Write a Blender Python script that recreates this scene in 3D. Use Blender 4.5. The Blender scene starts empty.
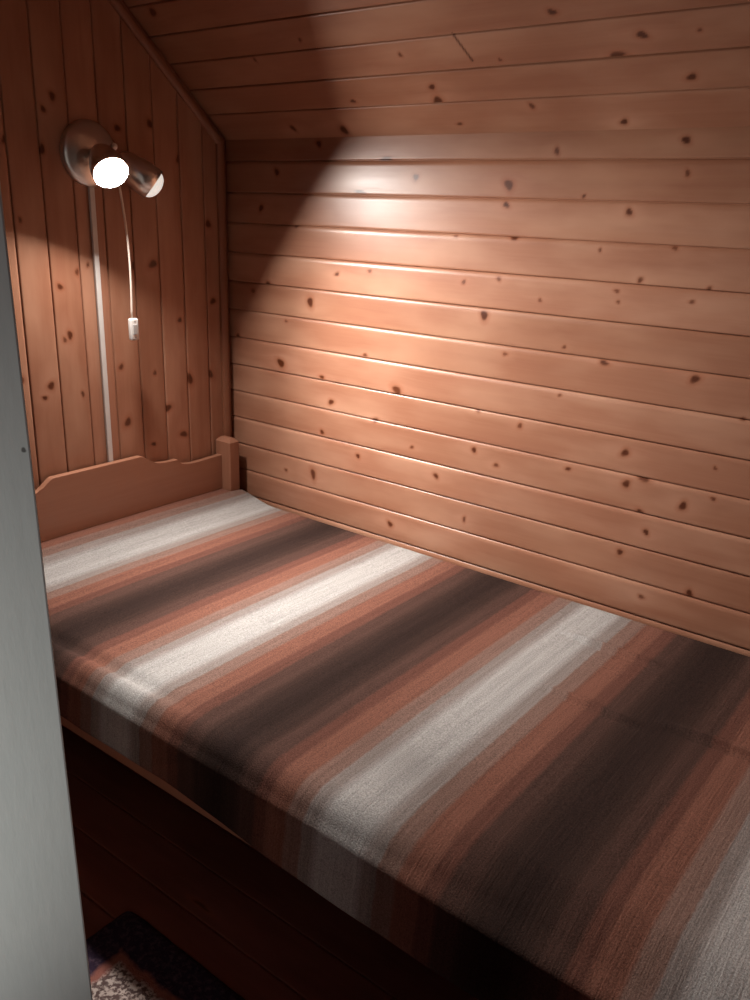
import bpy, bmesh, math, random
import numpy as np
from mathutils import Vector, Matrix

random.seed(7)
rng = np.random.default_rng(11)
C = bpy.context.scene.collection

# ------------------------------------------------------------------ helpers
def link(name, me, mats, parent=None, smooth=False):
    o = bpy.data.objects.new(name, me)
    C.objects.link(o)
    for m in (mats if isinstance(mats, (list, tuple)) else [mats]):
        me.materials.append(m)
    if smooth:
        me.polygons.foreach_set('use_smooth', [True] * len(me.polygons))
    if parent:
        o.parent = parent
        o.matrix_parent_inverse = parent.matrix_world.inverted()
    return o

def from_bm(name, bm, mats, parent=None, smooth=False):
    bmesh.ops.recalc_face_normals(bm, faces=bm.faces)
    me = bpy.data.meshes.new(name)
    bm.to_mesh(me)
    bm.free()
    return link(name, me, mats, parent, smooth)

def empty(name, loc, label, cat, group=None):
    o = bpy.data.objects.new(name, None)
    o.location = loc
    o.empty_display_size = .1
    C.objects.link(o)
    bpy.context.view_layer.update()
    tag(o, label, cat, group)
    return o

def tag(o, label, cat, group=None):
    o['label'] = label
    o['category'] = cat
    if group:
        o['group'] = group
    return o

def struct(o):
    o['kind'] = 'structure'
    return o

def add_box(bm, lo, hi, bev=0.0, seg=2):
    b = bmesh.new()
    bmesh.ops.create_cube(b, size=1)
    for v in b.verts:
        v.co = Vector([lo[i] + (hi[i] - lo[i]) * (v.co[i] + .5) for i in range(3)])
    if bev > 0:
        bmesh.ops.bevel(b, geom=list(b.edges), offset=bev, segments=seg, profile=.5, affect='EDGES')
    merge(bm, b)

def merge(bm, b, M=None):
    if M is not None:
        b.transform(M)
    me = bpy.data.meshes.new('tmp')
    b.to_mesh(me)
    b.free()
    bm.from_mesh(me)
    bpy.data.meshes.remove(me)

def add_lathe(bm, prof, n=40, M=None):
    """prof: (radius, height) pairs, revolved about z"""
    b = bmesh.new()
    rings = []
    for r, h in prof:
        if r < 1e-6:
            rings.append([b.verts.new((0, 0, h))])
        else:
            rings.append([b.verts.new((r * math.cos(2 * math.pi * i / n), r * math.sin(2 * math.pi * i / n), h)) for i in range(n)])
    for A, B in zip(rings[:-1], rings[1:]):
        for i in range(n):
            j = (i + 1) % n
            if len(A) == 1 and len(B) == 1:
                continue
            if len(A) == 1:
                b.faces.new((A[0], B[j], B[i]))
            elif len(B) == 1:
                b.faces.new((A[i], A[j], B[0]))
            else:
                b.faces.new((A[i], A[j], B[j], B[i]))
    merge(bm, b, M)

def add_tube(bm, pts, r, n=10):
    b = bmesh.new()
    pts = [Vector(p) for p in pts]
    prev = None
    up = Vector((0, 0, 1))
    for i, p in enumerate(pts):
        t = (pts[min(i + 1, len(pts) - 1)] - pts[max(i - 1, 0)]).normalized()
        a = t.cross(up)
        if a.length < 1e-3:
            a = t.cross(Vector((1, 0, 0)))
        a.normalize()
        c = t.cross(a)
        ring = [b.verts.new(p + r * (math.cos(2 * math.pi * k / n) * a + math.sin(2 * math.pi * k / n) * c)) for k in range(n)]
        if prev:
            for k in range(n):
                b.faces.new((prev[k], prev[(k + 1) % n], ring[(k + 1) % n], ring[k]))
        else:
            b.faces.new(list(reversed(ring)))
        prev = ring
    b.faces.new(prev)
    merge(bm, b)

def aim(loc, axis):
    """matrix that takes +z to axis and the origin to loc"""
    q = Vector((0, 0, 1)).rotation_difference(Vector(axis).normalized())
    return Matrix.Translation(Vector(loc)) @ q.to_matrix().to_4x4()

# ---------------------------------------------------------------- materials
class NT:
    def __init__(self, name):
        self.m = bpy.data.materials.new(name)
        self.m.use_nodes = True
        self.t = self.m.node_tree
        self.b = self.t.nodes['Principled BSDF']
    def n(self, kind, **kw):
        o = self.t.nodes.new('ShaderNode' + kind)
        for k, v in kw.items():
            setattr(o, k, v)
        return o
    def l(self, a, b):
        self.t.links.new(a, b)
    def val(self, sock, v):
        if hasattr(v, 'is_output'):
            self.l(v, sock)
        else:
            sock.default_value = v
    def math(self, op, a, b=0.0, c=None, clamp=False):
        o = self.n('Math', operation=op, use_clamp=clamp)
        self.val(o.inputs[0], a)
        self.val(o.inputs[1], b)
        if c is not None:
            self.val(o.inputs[2], c)
        return o.outputs[0]
    def mix(self, f, a, b, mode='MIX'):
        o = self.n('Mix', data_type='RGBA', blend_type=mode)
        self.val(o.inputs[0], f)
        self.val(o.inputs[6], a if hasattr(a, 'is_output') else (*a, 1))
        self.val(o.inputs[7], b if hasattr(b, 'is_output') else (*b, 1))
        return o.outputs[2]
    def vec(self, x, y, z):
        o = self.n('CombineXYZ')
        for i, v in enumerate((x, y, z)):
            self.val(o.inputs[i], v)
        return o.outputs[0]
    def noise(self, v, scale=1.0, detail=3.0, rough=.5):
        o = self.n('TexNoise')
        self.l(v, o.inputs['Vector'])
        o.inputs['Scale'].default_value = scale
        o.inputs['Detail'].default_value = detail
        o.inputs['Roughness'].default_value = rough
        return o.outputs['Fac']
    def ramp(self, f, stops, interp='LINEAR'):
        o = self.n('ValToRGB')
        e = o.color_ramp.elements
        o.color_ramp.interpolation = interp
        while len(e) < len(stops):
            e.new(.5)
        for s, (p, c) in zip(e, stops):
            s.position = p
            s.color = (*c, 1) if len(c) == 3 else c
        self.l(f, o.inputs[0])
        return o.outputs[0]
    def bump(self, h, strength, dist=.001):
        o = self.n('Bump')
        o.inputs['Strength'].default_value = strength
        o.inputs['Distance'].default_value = dist
        self.l(h, o.inputs['Height'])
        self.l(o.outputs[0], self.b.inputs['Normal'])

def plain(name, col, rough=.5, metal=0.0, var=.06, scale=30, spec=.5, bump=0.0):
    w = NT(name)
    co = w.n('TexCoord').outputs['Object']
    f = w.noise(co, scale, 4)
    w.l(w.mix(f, [c * (1 - var) for c in col], [min(1, c * (1 + var)) for c in col]), w.b.inputs['Base Color'])
    w.b.inputs['Roughness'].default_value = rough
    w.b.inputs['Metallic'].default_value = metal
    w.b.inputs['Specular IOR Level'].default_value = spec
    if bump:
        w.bump(f, bump)
    return w.m

PINE_L = (.415, .196, .118)
PINE_D = (.310, .120, .068)

def wood_attr(name, light=PINE_L, dark=PINE_D, rough=.36):
    """varnished pine: grain, knots and board tone come from mesh attributes"""
    w = NT(name)
    g = w.n('Attribute', attribute_name='grain')
    k = w.n('Attribute', attribute_name='knot')
    gs = w.n('SeparateXYZ'); w.l(g.outputs['Vector'], gs.inputs[0])
    ks = w.n('SeparateXYZ'); w.l(k.outputs['Vector'], ks.inputs[0])
    al, ac, sd = gs.outputs
    core, halo, tone = ks.outputs
    n1 = w.noise(w.vec(w.math('MULTIPLY', al, 1.3), w.math('MULTIPLY', ac, 34), sd), 1, 3, .55)
    n2 = w.noise(w.vec(w.math('MULTIPLY', al, 5), w.math('MULTIPLY', ac, 190), sd), 1, 2, .6)
    n3 = w.noise(w.vec(w.math('MULTIPLY', al, 3.4), w.math('MULTIPLY', ac, 11), sd), 1, 3, .5)
    f = w.math('MULTIPLY_ADD', n1, 1.7, -.42, clamp=True)
    f = w.math('ADD', w.math('MULTIPLY', f, .62), w.math('MULTIPLY', n2, .38), clamp=True)
    col = w.mix(f, light, dark)
    col = w.mix(w.math('MULTIPLY_ADD', n3, 3.0, -1.25, clamp=True), col, [light[0] * 1.12, light[1] * 1.22, light[2] * 1.28])
    col = w.mix(w.math('MULTIPLY', halo, .6), col, (.27, .075, .030))
    ring = w.math('MULTIPLY_ADD', n2, .5, .75)
    col = w.mix(w.math('MULTIPLY', core, ring, clamp=True), col, (.080, .017, .004))
    tn = w.n('Mix', data_type='RGBA', blend_type='MULTIPLY'); tn.inputs[0].default_value = 1
    w.l(col, tn.inputs[6])
    cc = w.n('CombineColor')
    for i in range(3):
        w.l(tone if i == 0 else w.math('POWER', tone, 1.0 + .25 * i), cc.inputs[i])
    w.l(cc.outputs[0], tn.inputs[7])
    w.l(tn.outputs[2], w.b.inputs['Base Color'])
    w.l(w.math('MULTIPLY_ADD', n1, .14, rough - .07), w.b.inputs['Roughness'])
    w.b.inputs['Specular IOR Level'].default_value = .45
    w.bump(n1, .25, .0012)
    return w.m

def wood_board(name, axis, knots=(), light=PINE_L, dark=PINE_D, rough=.4, s=1.0):
    """pine for single boards, grain running along the given object axis"""
    w = NT(name)
    co = w.n('TexCoord').outputs['Object']
    sc = [30.0 * s] * 3
    sc[axis] = 1.6 * s
    mp = w.n('Mapping'); mp.inputs['Scale'].default_value = sc
    w.l(co, mp.inputs['Vector'])
    n1 = w.noise(mp.outputs[0], 1, 3, .55)
    sc2 = [160.0 * s] * 3
    sc2[axis] = 6.0 * s
    mp2 = w.n('Mapping'); mp2.inputs['Scale'].default_value = sc2
    w.l(co, mp2.inputs['Vector'])
    n2 = w.noise(mp2.outputs[0], 1, 2, .6)
    f = w.math('ADD', w.math('MULTIPLY_ADD', n1, .8, -.15), w.math('MULTIPLY', n2, .35), clamp=True)
    col = w.mix(f, light, dark)
    for (p, r) in knots:
        d = w.n('VectorMath', operation='DISTANCE')
        w.l(co, d.inputs[0]); d.inputs[1].default_value = p
        q = w.math('DIVIDE', d.outputs['Value'], r)
        col = w.mix(w.math('SUBTRACT', 1.9, q, clamp=True), col, (.38, .11, .04))
        col = w.mix(w.math('SUBTRACT', 1.5, w.math('MULTIPLY', q, 1.4), clamp=True), col, (.09, .022, .012))
    w.l(col, w.b.inputs['Base Color'])
    w.b.inputs['Roughness'].default_value = rough
    w.bump(n1, .2, .001)
    return w.m

def blanket_mat():
    w = NT('striped_wool')
    co = w.n('TexCoord').outputs['Object']
    s = w.n('SeparateXYZ'); w.l(co, s.inputs[0])
    x, y, z = s.outputs
    P, X0 = .668, .216
    jit = w.math('MULTIPLY_ADD', w.noise(w.vec(w.math('MULTIPLY', x, 160), w.math('MULTIPLY', y, 60), 0.0), 1, 2), .007, -.0035)
    u = w.math('FRACT', w.math('DIVIDE', w.math('ADD', w.math('SUBTRACT', x, X0), jit), P))
    W = (.365, .345, .330); G = (.235, .195, .178); K = (.200, .120, .096); O = (.186, .080, .056)
    R = (.122, .052, .038); B = (.072, .038, .030); D = (.044, .025, .020); E = (.031, .018, .015)
    m = lambda v: v / P
    st = [(0, W), (m(.042), W), (m(.066), G), (m(.088), G), (m(.092), K), (m(.128), K), (m(.135), O), (m(.178), O),
          (m(.188), R), (m(.212), R), (m(.222), B), (m(.252), B), (m(.276), D), (m(.318), E)]
    full = st + [(1 - p, c) for p, c in reversed(st)]
    col = w.ramp(u, full)
    # yarn: streaks along the stripe, plus a woven speckle
    yn = w.noise(w.vec(w.math('MULTIPLY', x, 240), w.math('MULTIPLY', y, 9), z), 1, 2, .6)
    sp = w.noise(co, 340, 2, .7)
    band = w.noise(w.vec(w.math('MULTIPLY', x, 46), w.math('MULTIPLY', y, .5), 0.0), 1, 2, .5)
    k = w.math('ADD', w.math('MULTIPLY_ADD', yn, .50, .75), w.math('MULTIPLY_ADD', sp, 1.7, -.85))
    k = w.math('ADD', k, w.math('MULTIPLY_ADD', band, .40, -.20))
    t = w.n('Mix', data_type='RGBA', blend_type='MULTIPLY'); t.inputs[0].default_value = 1
    w.l(col, t.inputs[6])
    cc = w.n('CombineColor')
    for i in range(3):
        w.l(k, cc.inputs[i])
    w.l(cc.outputs[0], t.inputs[7])
    w.l(t.outputs[2], w.b.inputs['Base Color'])
    w.b.inputs['Roughness'].default_value = .95
    w.b.inputs['Specular IOR Level'].default_value = .05
    w.bump(w.math('ADD', yn, sp), .5, .002)
    return w.m

def rug_mat():
    w = NT('rug_pile')
    co = w.n('TexCoord').outputs['Object']
    s = w.n('SeparateXYZ'); w.l(co, s.inputs[0])
    x, y, z = s.outputs           # object origin: the rug's bed-side head corner
    n = w.noise(co, 75, 3, .7)
    n2 = w.noise(co, 28, 2, .6)
    dx = w.math('MINIMUM', x, w.math('SUBTRACT', 1.5, x))
    dy = w.math('MINIMUM', w.math('MULTIPLY', y, -1.0), w.math('ADD', y, .56))
    e = w.math('ADD', w.math('MINIMUM', dx, dy), w.math('MULTIPLY_ADD', n2, .03, -.015))
    border = w.mix(w.math('MULTIPLY_ADD', n, 3.0, -1.45, clamp=True), (.030, .018, .034), (.12, .075, .10))
    red = w.mix(n, (.20, .06, .05), (.30, .13, .10))
    n5 = w.noise(co, 105, 3, .6)
    field = w.mix(w.math('MULTIPLY_ADD', n5, 9, -4.1, clamp=True), (.11, .07, .065), (.46, .37, .33))
    c = w.mix(w.math('MULTIPLY', w.math('SUBTRACT', e, .085), 90, clamp=True), border, red)
    c = w.mix(w.math('MULTIPLY', w.math('SUBTRACT', e, .105), 90, clamp=True), c, field)
    w.l(c, w.b.inputs['Base Color'])
    w.b.inputs['Roughness'].default_value = 1
    w.b.inputs['Specular IOR Level'].default_value = .1
    w.bump(n, .8, .004)
    return w.m

def door_mat():
    w = NT('white_brushed_paint')
    co = w.n('TexCoord').outputs['Object']
    mp = w.n('Mapping'); mp.inputs['Scale'].default_value = (90, 90, 22)
    w.l(co, mp.inputs['Vector'])
    a = w.noise(mp.outputs[0], 1, 4, .65)
    b = w.noise(co, 9, 3, .6)
    c = w.mix(a, (.53, .535, .515), (.62, .62, .60))
    c = w.mix(w.math('MULTIPLY_ADD', b, 1.3, -.45, clamp=True), c, (.54, .56, .55))
    d = w.noise(co, 55, 1, .5)
    c = w.mix(w.math('MULTIPLY_ADD', d, 30, -23.4, clamp=True), c, (.16, .15, .14))
    w.l(c, w.b.inputs['Base Color'])
    w.b.inputs['Roughness'].default_value = .6
    w.bump(a, .35, .001)
    return w.m

M_wall = wood_attr('varnished_pine_boarding')
M_floor = wood_attr('dark_stained_floorboard', (.20, .062, .040), (.12, .035, .025), rough=.55)
M_board_x = wood_board('pine_rail', 0)
M_board_z = wood_board('pine_post', 2)
M_trim = wood_board('pine_moulding', 2, light=(.32, .13, .07), dark=(.25, .09, .045))
M_blanket = blanket_mat()
M_rug = rug_mat()
M_door = door_mat()
M_mattress = plain('mattress_ticking', (.55, .52, .47), .9, var=.1, scale=60, spec=.2, bump=.2)
M_chrome = plain('brushed_steel', (.78, .76, .73), .30, 1.0, var=.04, scale=60)
M_dark = plain('dark_joint', (.05, .05, .05), .4, 0.0)
M_plastic = plain('white_plastic', (.74, .70, .66), .4, var=.03)
M_strip = plain('white_cable_strip', (.66, .62, .59), .5, var=.03)
M_cord = plain('pale_cord', (.82, .68, .58), .6, var=.05, scale=200)
M_frost = plain('frosted_bulb_glass', (.86, .86, .82), .35, var=.02)
M_white_in = plain('white_shade_lining', (.80, .78, .75), .5, var=.02)

LAMP_STRENGTH = 1300.0
w = NT('lit_bulb_face')
em = w.n('Emission')
em.inputs['Color'].default_value = (1.0, .955, .90, 1)
em.inputs['Strength'].default_value = LAMP_STRENGTH
w.l(em.outputs[0], w.t.nodes['Material Output'].inputs['Surface'])
M_lit = w.m
w = NT('glowing_bulb_face')  # second head's bulb face, given a weak emission of its own
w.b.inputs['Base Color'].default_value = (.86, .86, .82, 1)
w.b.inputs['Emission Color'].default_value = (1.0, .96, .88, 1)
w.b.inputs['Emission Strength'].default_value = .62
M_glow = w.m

# ---------------------------------------------------- tongue-and-groove panels
def plank_panel(name, origin, ea, eb, en, seams, a0, a1, knots, mat, fine_a, fine_b, back=.05,
                da=.0042, db=.0042, bev=.013, depth=.0036, cracks=(), tones=None):
    """One boarded surface: boards run along ea and lie side by side along eb; en is
    the face normal. seams are board edges along eb; fine_a / fine_b bound the
    densely meshed area that the knots need."""
    origin, ea, eb, en = (np.array(v, float) for v in (origin, ea, eb, en))
    flip = np.dot(np.cross(ea, eb), en) < 0
    fa = np.arange(fine_a[0], fine_a[1] + 1e-6, da)
    A_f = np.unique(np.round(np.concatenate([[a0], np.arange(a0, fine_a[0], .06), fa, np.arange(fine_a[1], a1, .06), [a1]]), 5))
    A_c = np.unique(np.round(np.concatenate([np.arange(a0, a1, .06), [a1]]), 5))
    KN = np.array(knots, float).reshape(-1, 4)
    Vs, Fs, Gs, Ks = [], [], [], []
    base = 0
    for i, (b0, b1) in enumerate(zip(seams[:-1], seams[1:])):
        w_ = b1 - b0
        fine = b1 > fine_b[0] and b0 < fine_b[1]
        A = A_f if fine else A_c
        edge = [(0, -.0075), (.0008, -.0075), (.0012, -depth), (.0012 + bev * .35, -depth * .45), (.0012 + bev * .7, -depth * .12), (.0012 + bev, 0)]
        tail = [(w_ - .0030, 0), (w_ - .0016, -.0009), (w_ - .0009, -.0026), (w_ - .0007, -.0075), (w_, -.0075)]
        tt = [e[0] for e in edge] ; hh = [e[1] for e in edge]
        mid = np.linspace(tt[-1], tail[0][0], max(3, int((tail[0][0] - tt[-1]) / db)) if fine else 3)[1:-1]
        T = np.array(tt + list(mid) + [e[0] for e in tail])
        H = np.array(hh + [0] * len(mid) + [e[1] for e in tail])
        wav = .0006 * math.sin(i * 2.1)
        aa, tg = np.meshgrid(A, T, indexing='ij')
        hg = np.broadcast_to(H, aa.shape)
        bg = b0 + tg
        off = rng.uniform(0, 40)
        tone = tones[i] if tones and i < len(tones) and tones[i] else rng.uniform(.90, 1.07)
        lift = np.where(hg > -.001, wav, 0)
        P = origin + aa[..., None] * ea + bg[..., None] * eb + (hg + lift)[..., None] * en
        core = np.zeros_like(aa); halo = np.zeros_like(aa); pale = np.zeros_like(aa); u = bg.copy()
        if fine:
            for (ka, kb, ra, rb) in KN:
                if not (b0 - .001 <= kb <= b1 + .001):
                    continue
                d_a = aa - ka; d_b = bg - kb
                r = np.sqrt((d_a / ra) ** 2 + (d_b / rb) ** 2)
                ang = np.arctan2(d_b / rb, d_a / ra)
                r = r * (1 + .16 * np.sin(2 * ang + ka * 37) + .09 * np.sin(3 * ang + kb * 51))
                core = np.maximum(core, np.clip((1.03 - r) * 2.4, 0, 1) * (1.0 if max(ra, rb) > .009 else .8))
                halo = np.maximum(halo, np.clip(1.5 - r * .75, 0, 1))
                pale = np.maximum(pale, np.clip(1.0 - np.sqrt((d_a / (ra * 7)) ** 2 + (d_b / (rb * 3.2)) ** 2), 0, 1) * min(1, max(ra, rb) / .013))
                u -= np.sign(d_b) * rb * 1.1 * np.exp(-(d_a / (3.2 * ra)) ** 2) * np.exp(-np.abs(d_b) / (2.6 * rb)) * np.clip(np.abs(d_b) / rb, 0, 1)
            for (ca, cb, cc_, cd) in cracks:
                L = np.array([cc_ - ca, cd - cb]); n_ = np.hypot(*L)
                q = ((aa - ca) * L[0] + (bg - cb) * L[1]) / n_ ** 2
                dist = np.abs((aa - ca) * L[1] - (bg - cb) * L[0]) / n_
                core = np.maximum(core, np.where((q > 0) & (q < 1), np.clip(1.3 - dist / .0035, 0, 1), 0))
        na, nt = aa.shape
        idx = base + np.arange(na * nt).reshape(na, nt)
        q = np.stack([idx[:-1, :-1], idx[1:, :-1], idx[1:, 1:], idx[:-1, 1:]], -1).reshape(-1, 4)
        if flip:
            q = q[:, ::-1]
        Vs.append(P.reshape(-1, 3)); Fs.append(q)
        Gs.append(np.stack([aa + off, u, np.full_like(aa, off * 3.7)], -1).reshape(-1, 3))
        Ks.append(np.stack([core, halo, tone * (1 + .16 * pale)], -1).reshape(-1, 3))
        base += na * nt
    # solid back
    b0, b1 = seams[0], seams[-1]
    box = np.array([origin + a * ea + b * eb + n * en for n in (-.0112, -back) for b in (b0, b1) for a in (a0, a1)])
    bq = base + np.array([[0, 1, 3, 2], [4, 6, 7, 5], [0, 4, 5, 1], [2, 3, 7, 6], [0, 2, 6, 4], [1, 5, 7, 3]])
    if flip:
        bq = bq[:, ::-1]
    Vs.append(box); Fs.append(bq)
    Gs.append(np.zeros((8, 3))); Ks.append(np.tile([0, 0, .6], (8, 1)))
    V = np.concatenate(Vs).astype(np.float32); F = np.concatenate(Fs).astype(np.int32)
    me = bpy.data.meshes.new(name)
    me.vertices.add(len(V)); me.vertices.foreach_set('co', V.ravel())
    me.loops.add(F.size); me.loops.foreach_set('vertex_index', F.ravel())
    me.polygons.add(len(F)); me.polygons.foreach_set('loop_start', np.arange(0, F.size, 4, dtype=np.int32))
    me.update(calc_edges=True)
    for nm, arr in (('grain', Gs), ('knot', Ks)):
        at = me.attributes.new(nm, 'FLOAT_VECTOR', 'POINT')
        at.data.foreach_set('vector', np.concatenate(arr).astype(np.float32).ravel())
    me.validate()
    return struct(link(name, me, mat))

ZC, Z1, SL = 1.7462, 1.6785, .72665          # eaves height, first seam, roof slope
XR, YF = 4.6, -5.2                            # far ends of the room, behind the camera
LW = [(0.394, 1.236, 0.016, 0.015), (1.072, 1.258, 0.015, 0.013), (0.636, 1.088, 0.008, 0.006), (0.258, 1.012, 0.018, 0.016), (0.77, 0.992, 0.018, 0.015), (1.151, 1.155, 0.007, 0.006), (1.074, 0.977, 0.008, 0.007), (1.219, 0.954, 0.009, 0.008), (0.685, 0.879, 0.013, 0.008), (0.493, 0.909, 0.012, 0.011), (1.698, 1.16, 0.013, 0.011), (1.333, 1.197, 0.005, 0.005), (1.543, 0.936, 0.013, 0.01), (1.557, 0.851, 0.013, 0.01), (1.602, 0.875, 0.02, 0.007), (1.717, 0.825, 0.012, 0.012), (1.07, 0.852, 0.01, 0.008), (1.151, 0.82, 0.008, 0.008), (0.839, 0.816, 0.007, 0.006), (1.383, 0.857, 0.011, 0.005), (0.938, 0.74, 0.01, 0.009), (0.414, 0.634, 0.013, 0.019), (0.618, 0.742, 0.008, 0.01), (1.052, 0.622, 0.007, 0.009), (0.764, 0.532, 0.012, 0.01), (1.63, 0.729, 0.008, 0.01), (1.565, 0.652, 0.011, 0.008), (1.769, 0.589, 0.01, 0.01), (1.642, 0.538, 0.008, 0.007), (1.121, 1.614, 0.014, 0.016), (1.117, 1.562, 0.01, 0.009), (1.256, 1.699, 0.008, 0.009), (1.592, 1.72, 0.013, 0.008), (1.607, 1.646, 0.006, 0.008), (1.472, 1.554, 0.008, 0.011), (0.808, 1.632, 0.01, 0.012), (1.15, 1.476, 0.011, 0.007), (1.345, 1.589, 0.005, 0.005), (0.695, 1.682, 0.03, 0.006), (0.598, 1.588, 0.028, 0.005), (1.112, 1.363, 0.007, 0.007), (0.996, 1.346, 0.006, 0.008), (0.646, 1.354, 0.007, 0.007), (1.601, 1.473, 0.008, 0.005), (1.523, 1.39, 0.007, 0.008), (1.698, 1.382, 0.006, 0.006), (1.662, 1.348, 0.007, 0.005), (1.465, 1.358, 0.007, 0.005), (1.472, 1.331, 0.005, 0.005), (1.453, 1.169, 0.013, 0.007), (0.243, 1.644, 0.012, 0.011), (0.167, 1.53, 0.011, 0.012), (0.329, 1.477, 0.01, 0.006), (0.197, 1.28, 0.013, 0.009), (0.427, 1.728, 0.011, 0.011), (0.511, 1.335, 0.01, 0.006), (0.042, 1.083, 0.012, 0.008), (0.451, 0.989, 0.01, 0.008), (0.283, 1.161, 0.006, 0.005), (0.281, 0.621, 0.007, 0.007), (1.828, 1.079, 0.006, 0.005), (1.79, 0.862, 0.007, 0.005), (1.606, 0.781, 0.01, 0.008), (1.782, 0.943, 0.005, 0.005), (0.959, 1.473, 0.006, 0.005), (1.247, 1.316, 0.006, 0.005), (1.406, 1.458, 0.005, 0.005), (0.123, 1.25, 0.009, 0.009), (0.454, 0.796, 0.008, 0.01), (1.335, 1.063, 0.005, 0.005)]
CL = [(1.34, 0.337, 0.011, 0.009), (1.532, 0.259, 0.014, 0.01), (1.464, 0.214, 0.019, 0.01), (1.623, 0.143, 0.012, 0.01), (0.933, 0.161, 0.011, 0.009), (0.931, 0.115, 0.017, 0.016), (1.206, 0.084, 0.009, 0.009), (1.439, 0.024, 0.011, 0.009), (0.967, 0.035, 0.009, 0.005), (0.643, 0.13, 0.01, 0.007), (0.546, 0.027, 0.017, 0.016), (0.091, 0.482, 0.015, 0.015), (0.344, 0.041, 0.011, 0.013), (0.368, 0.293, 0.007, 0.007), (1.657, 0.258, 0.005, 0.005), (1.165, 0.226, 0.005, 0.005), (0.881, 0.265, 0.007, 0.006), (0.579, 0.34, 0.006, 0.006)]
HW = [(-0.658, 1.814, 0.012, 0.012), (-0.69, 1.777, 0.01, 0.008), (-0.704, 1.671, 0.014, 0.01), (-0.319, 1.77, 0.014, 0.013), (-0.444, 1.748, 0.012, 0.011), (-0.208, 1.674, 0.013, 0.014), (-0.411, 1.343, 0.014, 0.014), (-0.335, 1.344, 0.013, 0.02), (-0.485, 1.022, 0.011, 0.009), (-0.841, 1.023, 0.012, 0.013), (-0.744, 0.995, 0.012, 0.014), (-0.664, 1.142, 0.013, 0.011), (-0.091, 1.471, 0.012, 0.015), (-0.103, 0.95, 0.015, 0.016), (-0.197, 0.944, 0.021, 0.013), (-0.079, 1.209, 0.013, 0.013), (-0.622, 1.329, 0.009, 0.008), (-0.582, 1.349, 0.008, 0.005), (-0.35, 0.985, 0.008, 0.008), (-0.817, 1.689, 0.011, 0.009), (-0.683, 1.129, 0.008, 0.008), (-0.472, 0.834, 0.015, 0.015), (-0.301, 0.855, 0.014, 0.016), (-0.235, 0.749, 0.013, 0.017), (-0.37, 0.738, 0.008, 0.01), (-0.768, 0.961, 0.006, 0.011), (-0.684, 1.288, 0.009, 0.011), (-0.635, 0.954, 0.01, 0.006), (-0.232, 1.154, 0.008, 0.012), (-0.793, 1.479, 0.008, 0.007)]

# long wall beside the bed: horizontal boards, counted downwards from the eaves
seams = [-.02, ZC - Z1] + [ZC - Z1 + .1 * k for k in range(1, 17)] + [ZC + .002]
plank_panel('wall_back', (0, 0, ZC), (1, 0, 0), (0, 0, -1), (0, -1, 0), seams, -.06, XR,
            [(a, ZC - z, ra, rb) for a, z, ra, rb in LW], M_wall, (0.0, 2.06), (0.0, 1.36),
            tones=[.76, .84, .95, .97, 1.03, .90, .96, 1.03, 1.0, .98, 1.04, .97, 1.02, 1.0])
# head wall: upright boards
seams = [-.004 + .004] + [.004 + .101 * k for k in range(1, 53)]
def hw_top(): return 2.46
plank_panel('wall_left', (0, 0, 0), (0, 0, 1), (0, -1, 0), (1, 0, 0), seams, 0.0, 2.46,
            [(z, -y, ra, rb) for y, z, ra, rb in HW], M_wall, (.62, 1.98), (0.0, .94), bev=.006, depth=.0035)
# sloping ceiling, then the flat part further into the room
cs, sn = math.cos(SL), math.sin(SL)
T1 = 1.006
seams = [-.02] + [.106 + .1 * k for k in range(10)]
plank_panel('ceiling', (0, 0, ZC), (1, 0, 0), (0, -cs, sn), (0, -sn, -cs), seams, -.06, XR,
            CL, M_wall, (0.0, 2.05), (0.0, .62), bev=.004, depth=.005,
            tones=[.90, .87, .90, .86, .89, .9], cracks=[(1.062, .312, 1.088, .228)])
yk, zk = -T1 * cs, ZC + T1 * sn
plank_panel('ceiling', (0, yk, zk), (1, 0, 0), (0, -1, 0), (0, 0, -1), [.1 * k for k in range(int((yk - YF) / .1) + 1)] + [yk - YF],
            -.06, XR, [], M_wall, (0, 0), (9, 10))
# floor: boards along the bed
plank_panel('floor', (0, 0, 0), (1, 0, 0), (0, -1, 0), (0, 0, 1), [.12 * k for k in range(44)], -.05, XR,
            [(.80, 1.30, .016, .011), (1.12, 1.17, .03, .006)],
            M_floor, (.4, 1.6), (1.05, 1.5), bev=.002, depth=.003)
# the rest of the shell, behind the camera
def slab(name, lo, hi, mat):
    bm = bmesh.new(); add_box(bm, lo, hi)
    return struct(from_bm(name, bm, mat))
M_plainwall = wood_board('dark_boarding_far', 2, light=(.10, .055, .035), dark=(.07, .035, .02))
slab('wall_right', (XR, YF, 0), (XR + .08, 0.05, 2.5), M_plainwall)
slab('wall_front', (-.05, YF - .08, 0), (XR + .08, YF, 2.5), M_plainwall)

# mouldings: upright in the corner, sloping under the ceiling
def moulding(name, p0, p1, side, out, wd=.034, th=.017, mat=M_trim):
    p0, p1, side, out = (Vector(v) for v in (p0, p1, side, out))
    bm = bmesh.new()
    prof = [(0, 0)] + [(wd * t, th * (.55 + .45 * math.sin(math.pi * t)) if 0 < t < 1 else th * .5) for t in (0, .12, .3, .5, .7, .88, 1)] + [(wd, 0)]
    a = [bm.verts.new(p0 + side * u + out * v) for u, v in prof]
    b = [bm.verts.new(p1 + side * u + out * v) for u, v in prof]
    n = len(prof)
    for i in range(n):
        bm.faces.new((a[i], a[(i + 1) % n], b[(i + 1) % n], b[i]))
    bm.faces.new(a); bm.faces.new(list(reversed(b)))
    return struct(from_bm(name, bm, mat))
moulding('trim_1', (.0006, -.012, 0), (.0006, -.012, ZC + .005), (0, -1, 0), (1, 0, 0), .036, .018)
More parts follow.
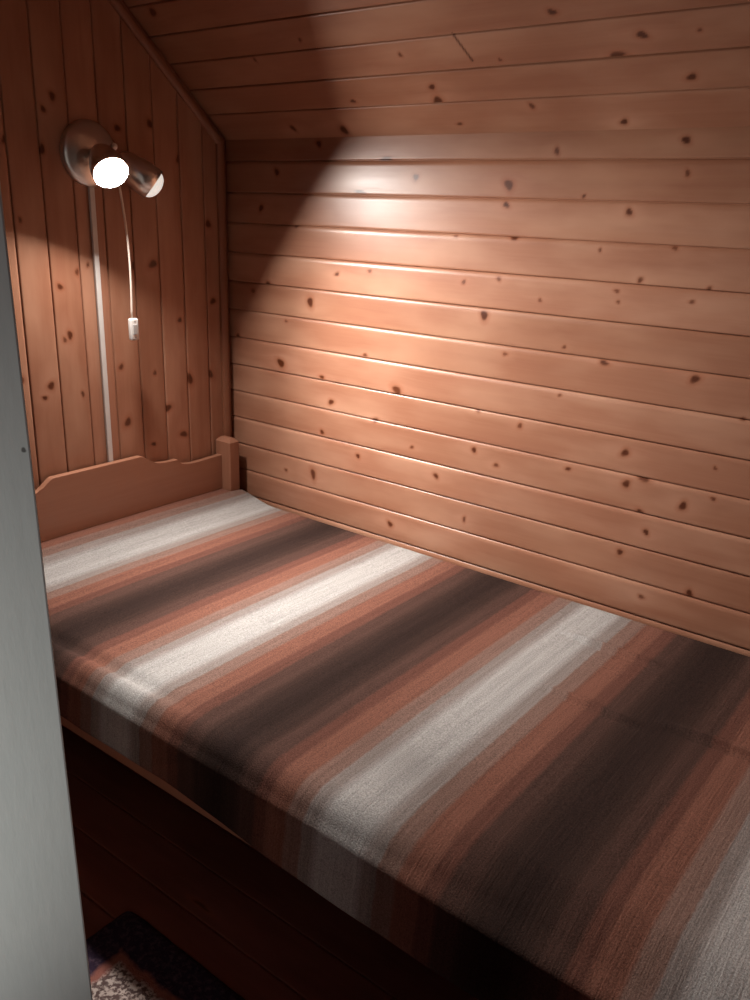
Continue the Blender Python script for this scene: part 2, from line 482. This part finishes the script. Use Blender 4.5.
moulding('trim_2', (.0006, -.012, ZC - .004), (.0006, -.012 - T1 * cs, ZC - .004 + T1 * sn), (0, -sn, -cs), (1, 0, 0), .032, .018)

# door leaf standing ajar at the left of the view, and the partition it hangs from
EX, EY = 1.632, -1.768
ed = Vector((.45, .893, 0)).normalized()
nm = Vector((ed.y, -ed.x, 0))
bm = bmesh.new()
b = bmesh.new(); add_box(b, (-.8, -.042, .012), (0, 0, 2.02), .002)
LEAN = -.010                                   # the old door hangs slightly out of plumb
M = Matrix(((ed.x, nm.x, LEAN * ed.x, EX - LEAN * .9 * ed.x), (ed.y, nm.y, LEAN * ed.y, EY - LEAN * .9 * ed.y), (0, 0, 1, 0), (0, 0, 0, 1)))
merge(bm, b, M)
struct(from_bm('door_1', bm, M_door))
hx, hy = EX - .8 * ed.x, EY - .8 * ed.y

# ----------------------------------------------------------------------- bed
BX1 = 2.36
bed = empty('bed', (1.2, -.62, 0), 'low pine bed with a scalloped headboard and square posts, along the boarded wall', 'bed')
# headboard panel: scalloped top edge, symmetrical about y = -.62
YC = -.620
right = [(-.4535, .7165), (-.445, .7135), (-.432, .7045), (-.418, .6935), (-.404, .6850), (-.390, .6800), (-.372, .6760), (-.354, .6740),
         (-.334, .6725), (-.315, .6725), (-.300, .6735), (-.297, .6725), (-.294, .6640), (-.290, .6590), (-.280, .6545), (-.262, .6495),
         (-.240, .6460), (-.218, .6450), (-.195, .6450), (-.170, .6455), (-.145, .6465), (-.120, .6475), (-.088, .6490)]
left = [(2 * YC - y, z) for y, z in reversed(right)]
prof = [(-1.152, .30), *left, *right, (-.088, .30)]
bm = bmesh.new()
fr = [bm.verts.new((.036, y, z)) for y, z in prof]
bk = [bm.verts.new((.014, y, z)) for y, z in prof]
bm.faces.new(fr); bm.faces.new(list(reversed(bk)))
for i in range(len(prof)):
    j = (i + 1) % len(prof)
    bm.faces.new((fr[i], bk[i], bk[j], fr[j]))
bmesh.ops.bevel(bm, geom=[e for e in bm.edges if abs(e.verts[0].co.x - e.verts[1].co.x) < 1e-6 and e.verts[0].co.x > .03],
                offset=.0025, segments=2, profile=.5, affect='EDGES')
M_head = wood_board('pine_headboard', 1, [((-1.165, .188, .568), .010), ((-1.165, -.228, .604), .008)])
from_bm('headboard', bm, M_head, bed)
def post(x0, x1, y0, y1, h):
    bm = bmesh.new()
    c = .014
    lay = [(0, 0), (0, h - c), (c, h)]
    rings = []
    for ins, z in lay:
        rings.append([bm.verts.new(p) for p in ((x0 + ins, y0 + ins, z), (x1 - ins, y0 + ins, z), (x1 - ins, y1 - ins, z), (x0 + ins, y1 - ins, z))])
    bm.faces.new(list(reversed(rings[0]))); bm.faces.new(rings[-1])
    for A, B in zip(rings[:-1], rings[1:]):
        for i in range(4):
            bm.faces.new((A[i], A[(i + 1) % 4], B[(i + 1) % 4], B[i]))
    es = [e for e in bm.edges if abs(e.verts[0].co.z - e.verts[1].co.z) > .1]
    bmesh.ops.bevel(bm, geom=es, offset=.003, segments=2, profile=.5, affect='EDGES')
    return from_bm('post', bm, M_board_z, bed)
post(.003, .0815, -.090, -.043, .714)
post(.003, .0815, -1.197, -1.150, .714)
post(BX1 - .02, BX1 + .063, -.090, -.043, .60)
post(BX1 - .02, BX1 + .063, -1.197, -1.150, .60)
bm = bmesh.new(); add_box(bm, (BX1 + .002, -1.152, .28), (BX1 + .024, -.088, .56), .003)
from_bm('footboard', bm, M_board_x, bed)
for y0, y1 in ((-1.192, -1.164), (-.076, -.048)):
    bm = bmesh.new(); add_box(bm, (.0945, y0, .289), (BX1 - .018, y1, .385), .003)
    from_bm('side_rail', bm, M_board_x, bed)
bm = bmesh.new(); add_box(bm, (.04, -1.164, .27), (BX1, -.076, .285), .002)
from_bm('bed_base', bm, M_board_x, bed)

bm = bmesh.new(); add_box(bm, (.095, -1.138, .2865), (BX1 - .035, -.085, .450), .03, 4)
tag(from_bm('mattress', bm, M_mattress, smooth=True), 'plain pale mattress lying in the pine bed under the striped blanket', 'mattress')

# blanket: laid flat on the mattress, rounded over its front edge, hanging to the rail
def blanket():
    X = np.arange(.040, BX1 - .023, .0105)
    sec = []                                     # (y, z) from the wall side, over the top, down the front
    for t in np.linspace(0, 1, 5): sec.append((-.030, .36 + .10 * t))
    for a in np.linspace(0, 90, 5)[1:]: sec.append((-.030 - .022 * (1 - math.cos(math.radians(a))), .463 + .022 * math.sin(math.radians(a))))
    for y in np.arange(-.065, -1.118, -.0105): sec.append((y, .485))
    r = .062
    for a in np.linspace(0, 82, 14)[1:]: sec.append((-1.122 - r * 1.16 * math.sin(math.radians(a)), .485 - r * (1 - math.cos(math.radians(a)))))
    y0, z0 = sec[-1]
    nf = 14
    for i in range(1, nf + 1): sec.append((y0 - .018 * math.sin(i / nf * 1.7), z0 - (z0 - .322) * i / nf))
    S = np.array(sec)
    n_front = nf
    V = np.zeros((len(X), len(S), 3))
    sm = lambda t: np.clip(t, 0, 1) ** 2 * (3 - 2 * np.clip(t, 0, 1))
    nz = rng.normal(size=(9, 4))
    for i, x in enumerate(X):
        y = S[:, 0].copy(); z = S[:, 1].copy()
        top = sm((z - .40) / .07)
        # gentle rise over the bolster end at the headboard
        z += .034 * sm((.26 - x) / .20) * top * (y > -1.14)
        # soft waviness
        wv = sum(nz[k, 0] * np.sin(nz[k, 1] * 5 * x + nz[k, 2] * 6 * y + nz[k, 3] * 3) for k in range(9))
        z += (.0005 * wv - (.030 * sm((x - 1.45) / .5) + .016 * sm((.75 - x) / .3)) * sm((-1.045 - y) / .12) * (y > -1.2)) * top
        # dent running just inside the front edge, strongest near the head end
        z -= .012 * np.exp(-((y + 1.128) / .016) ** 2) * sm((1.25 - x) / .5) * top
        # creases across the foot half
        for (ya, x0, x1, h, dr) in ((-.505, 1.86, 2.4, .016, .03), (-.53, 1.58, 1.86, .011, -.08), (-.252, 1.50, 1.80, .012, -.02)):
            f = sm((x - x0) / .12) * sm((x1 - x) / .08 + .3)
            c = ya + dr * (x - x0)
            z += f * (h * np.exp(-((y - c - .011) / .011) ** 2) - h * .8 * np.exp(-((y - c + .005) / .008) ** 2)) * top
        # front drop: slow swags, hem a little uneven and lower towards the foot
        fr = np.clip((.47 - z) / .15, 0, 1) * (y < -1.12)
        y -= fr * (.004 * math.sin(x * 4.1 + .6) + .002 * math.sin(x * 9.7))
        hem = .016 - .036 * sm((x - .80) / .95) + .0015 * math.sin(x * 13) + .001 * math.sin(x * 31)
        z += np.where(y < -1.12, fr ** 1.5 * hem, 0)
        y = np.where(y < -1.12, np.minimum(y, y + (-1.2035 - y) * sm((.452 - z) / .03)), y)
        if x < .0905:                            # tucked in between the two posts
            y = np.clip(y, -1.144, -.096)
        V[i, :, 0] = x; V[i, :, 1] = y; V[i, :, 2] = z
    na, nt = len(X), len(S)
    idx = np.arange(na * nt).reshape(na, nt)
    F = np.stack([idx[:-1, :-1], idx[:-1, 1:], idx[1:, 1:], idx[1:, :-1]], -1).reshape(-1, 4)
    me = bpy.data.meshes.new('blanket')
    me.from_pydata(V.reshape(-1, 3).tolist(), [], F.tolist())
    me.update()
    o = link('blanket', me, M_blanket, smooth=True)
    md = o.modifiers.new('thick', 'SOLIDIFY'); md.thickness = .004; md.offset = -1
    return o
tag(blanket(), 'woven blanket in white, rust and dark brown stripes, spread over the pine bed', 'blanket')

# ---------------------------------------------------------------- wall lamp
lamp = empty('wall_lamp', (0, -.555, 1.668), 'brushed steel wall lamp with two spot heads, left one lit, above the headboard', 'lamp')
bm = bmesh.new()
R = .094
pr = [(R, .0006)] + [(R * math.cos(math.radians(a)), .008 + .030 * math.sin(math.radians(a))) for a in range(0, 91, 9)]
pr[-1] = (0, .038)
add_lathe(bm, pr, 56, aim((0.0005, -.555, 1.668), (1, 0, 0)))
from_bm('base_plate', bm, M_chrome, lamp, True)

def spot_head(opening, axis, lit, R=.048, L=.105):
    """can-shaped shade, open at the front, a reflector bulb inside"""
    ax = Vector(axis).normalized(); op = Vector(opening)
    M = aim(op - ax * L, ax)
    bm = bmesh.new()
    add_lathe(bm, [(0, .0), (.018, .0), (.026, .004), (.034, .016), (.040, .034), (R * .94, .062), (R, .085), (R, L), (R - .0015, L + .0005),
                   (R - .003, L), (R - .003, .085), (R * .88, .060), (.036, .034), (.026, .016), (0, .010)], 44, M)
    sh = from_bm('lamp_shade', bm, M_chrome, lamp, True)
    bm = bmesh.new()
    rb = R - .007
    dome = .004 if lit else .030
    z0 = L - .012 if lit else L - .004
    add_lathe(bm, [(0, .030), (.014, .030), (.016, .05), (rb * .8, .07), (rb, z0 - .012), (rb, z0)], 40, M)
    body = from_bm('bulb', bm, M_frost, sh, True)
    bm = bmesh.new()
    add_lathe(bm, [(rb * math.cos(math.radians(a)), z0 + dome * math.sin(math.radians(a))) for a in range(0, 90, 10)] + [(0, z0 + dome)], 40, M)
    from_bm('bulb_face', bm, M_lit if lit else M_glow, sh, True)
    return op - ax * L
n1 = Vector((.765, -.21, -.61)).normalized()
back1 = spot_head((.150, -.585, 1.613), n1, True, .053)
n2 = Vector((.46, .66, -.60)).normalized()
back2 = spot_head((.098, -.396, 1.588), n2, False, .050, .125)
for bk, st in ((back1, (.030, -.545, 1.672)), (back2, (.028, -.515, 1.668))):
    bm = bmesh.new()
    d = (bk - Vector(st))
    add_tube(bm, [Vector(st), Vector(st) + d * .5, bk + d.normalized() * .006], .010, 14)
    from_bm('arm', bm, M_chrome, lamp, True)
bm = bmesh.new()
add_lathe(bm, [(0, -.009), (.005, -.0085), (.009, -.004), (.0105, 0), (.009, .005), (.005, .0085), (0, .009)], 20, aim((.075, -.514, 1.690), (1, -.4, .2)))
from_bm('knob', bm, M_plastic, lamp, True)
# pull cord with a white switch at its end
bm = bmesh.new()
pts = []
for t in np.linspace(0, 1, 22):
    x = .070 - .010 * t
    z = 1.60 - .435 * t
    y = -.506 + .030 * t + .014 * math.sin(math.pi * t)
    pts.append((x, y, z + .02))
add_tube(bm, pts, .0034, 8)
cord = from_bm('pull_cord', bm, M_cord, lamp, True)
bm = bmesh.new()
cx, cy, cz = .060, -.472, 1.150
add_box(bm, (cx - .009, cy - .0155, cz - .035), (cx + .009, cy + .0155, cz + .035), .006, 4)
sw = from_bm('switch', bm, M_plastic, cord, True)
bm = bmesh.new()
add_box(bm, (cx + .0085, cy - .007, cz - .016), (cx + .0115, cy + .007, cz + .016), .0014, 2)
for z in (-.026, .026):
    add_lathe(bm, [(0, 0), (.0030, 0), (.0030, .0006), (0, .0008)], 12, aim((cx + .009, cy, cz + z), (1, 0, 0)))
from_bm('rocker', bm, plain('grey_plastic', (.42, .39, .37), .45), sw)

# cable cover running down the head wall from the lamp
bm = bmesh.new(); add_box(bm, (.0005, -.564, .60), (.011, -.5465, 1.585), .002)
tag(from_bm('cable_cover', bm, M_strip), 'narrow white cable strip running down the boarding from the lamp to the headboard', 'cable cover')

# rug on the floor beside the bed
def rug():
    L, Wd, h = 1.5, .56, .010
    bm = bmesh.new()
    nx, ny = 150, 56
    rc = .035
    g = {}
    for i in range(nx + 1):
        for j in range(ny + 1):
            x = L * i / nx; y = -Wd * j / ny
            # round the corners off
            px = min(max(x, rc), L - rc); py = min(max(y, -Wd + rc), -rc)
            d = math.hypot(x - px, y - py)
            if d > rc:
                k = rc / d; x = px + (x - px) * k; y = py + (y - py) * k
            e = min(x, L - x, -y, Wd + y)
            z = h * min(1, .35 + e / .012) + .0012 * math.sin(x * 71 + y * 53) * math.sin(y * 87 - x * 31)
            g[i, j] = bm.verts.new((x, y, z + .001))
    for i in range(nx):
        for j in range(ny):
            bm.faces.new((g[i, j], g[i, j + 1], g[i + 1, j + 1], g[i + 1, j]))
    be = [e for e in bm.edges if e.is_boundary]
    r = bmesh.ops.extrude_edge_only(bm, edges=be)
    for v in r['geom']:
        if isinstance(v, bmesh.types.BMVert):
            v.co.z = .0004
    o = from_bm('rug', bm, M_rug, smooth=True)
    o.location = (1.005, -1.283, .0005)
    return o
tag(rug(), 'dark patterned runner rug with a pale figured centre, on the floor by the bed', 'rug')

# -------------------------------------------------------------------- light
def point(name, loc, energy, col, radius):
    l = bpy.data.lights.new(name, 'POINT')
    l.energy = energy; l.color = col; l.shadow_soft_size = radius
    o = bpy.data.objects.new(name, l); o.location = loc
    C.objects.link(o)
    return o
# bulb beam first, then two added fills without a visible source
# beam of the lit reflector bulb, leaving from its face
l = bpy.data.lights.new('reflector_beam', 'SPOT')
l.energy = 265; l.color = (1.0, .955, .90); l.shadow_soft_size = .034; l.spot_size = math.radians(107); l.spot_blend = 1.0
o = bpy.data.objects.new('reflector_beam', l); C.objects.link(o)
o.matrix_world = aim(Vector((.150, -.585, 1.613)) - n1 * .009, (-.765, -.13, .615))
l = bpy.data.lights.new('door_leaf_fill', 'SPOT')  # unseen spot added to brighten the door leaf, aimed clear of the bed
l.energy = 48; l.color = (.97, 1.0, .96); l.shadow_soft_size = .06; l.spot_size = math.radians(70); l.spot_blend = .9
o = bpy.data.objects.new('door_leaf_fill', l); C.objects.link(o)
o.matrix_world = aim((1.80, -2.90, .62), (.42, -.70, -.28))

l = bpy.data.lights.new('violet_shadow_fill', 'POINT')  # unseen point light added to tint the dark areas violet
l.energy = 4; l.color = (.70, .45, 1.0); l.shadow_soft_size = .35
o = bpy.data.objects.new('violet_shadow_fill', l); C.objects.link(o); o.location = (4.0, -4.6, 1.9)
wd = bpy.data.worlds.new('world'); bpy.context.scene.world = wd
wd.use_nodes = True
wd.node_tree.nodes['Background'].inputs[0].default_value = (.01, .01, .012, 1)
wd.node_tree.nodes['Background'].inputs[1].default_value = 0.2

# ------------------------------------------------------------------- camera
cam = bpy.data.cameras.new('camera')
cam.sensor_fit = 'HORIZONTAL'; cam.sensor_width = 36; cam.lens = 857.69 / 750 * 36
cam.clip_start = .02
co = bpy.data.objects.new('camera', cam); C.objects.link(co)
r = Vector((.78873, .61393, .03151)); u = Vector((-.22237, .23715, .94568)); f = Vector((-.57311, .75289, -.32357))
co.matrix_world = Matrix(((r.x, u.x, -f.x, 2.36933), (r.y, u.y, -f.y, -2.19765), (r.z, u.z, -f.z, 1.54646), (0, 0, 0, 1)))
S = bpy.context.scene
S.camera = co
S.view_settings.view_transform = 'Standard'
S.view_settings.look = 'None'
S.view_settings.gamma = 1
S.view_settings.use_curve_mapping = False
S.view_settings.exposure = 0.0
S.cycles.max_bounces = 14
S.cycles.diffuse_bounces = 4
S.cycles.caustics_reflective = True
S.cycles.sample_clamp_indirect = 4.0
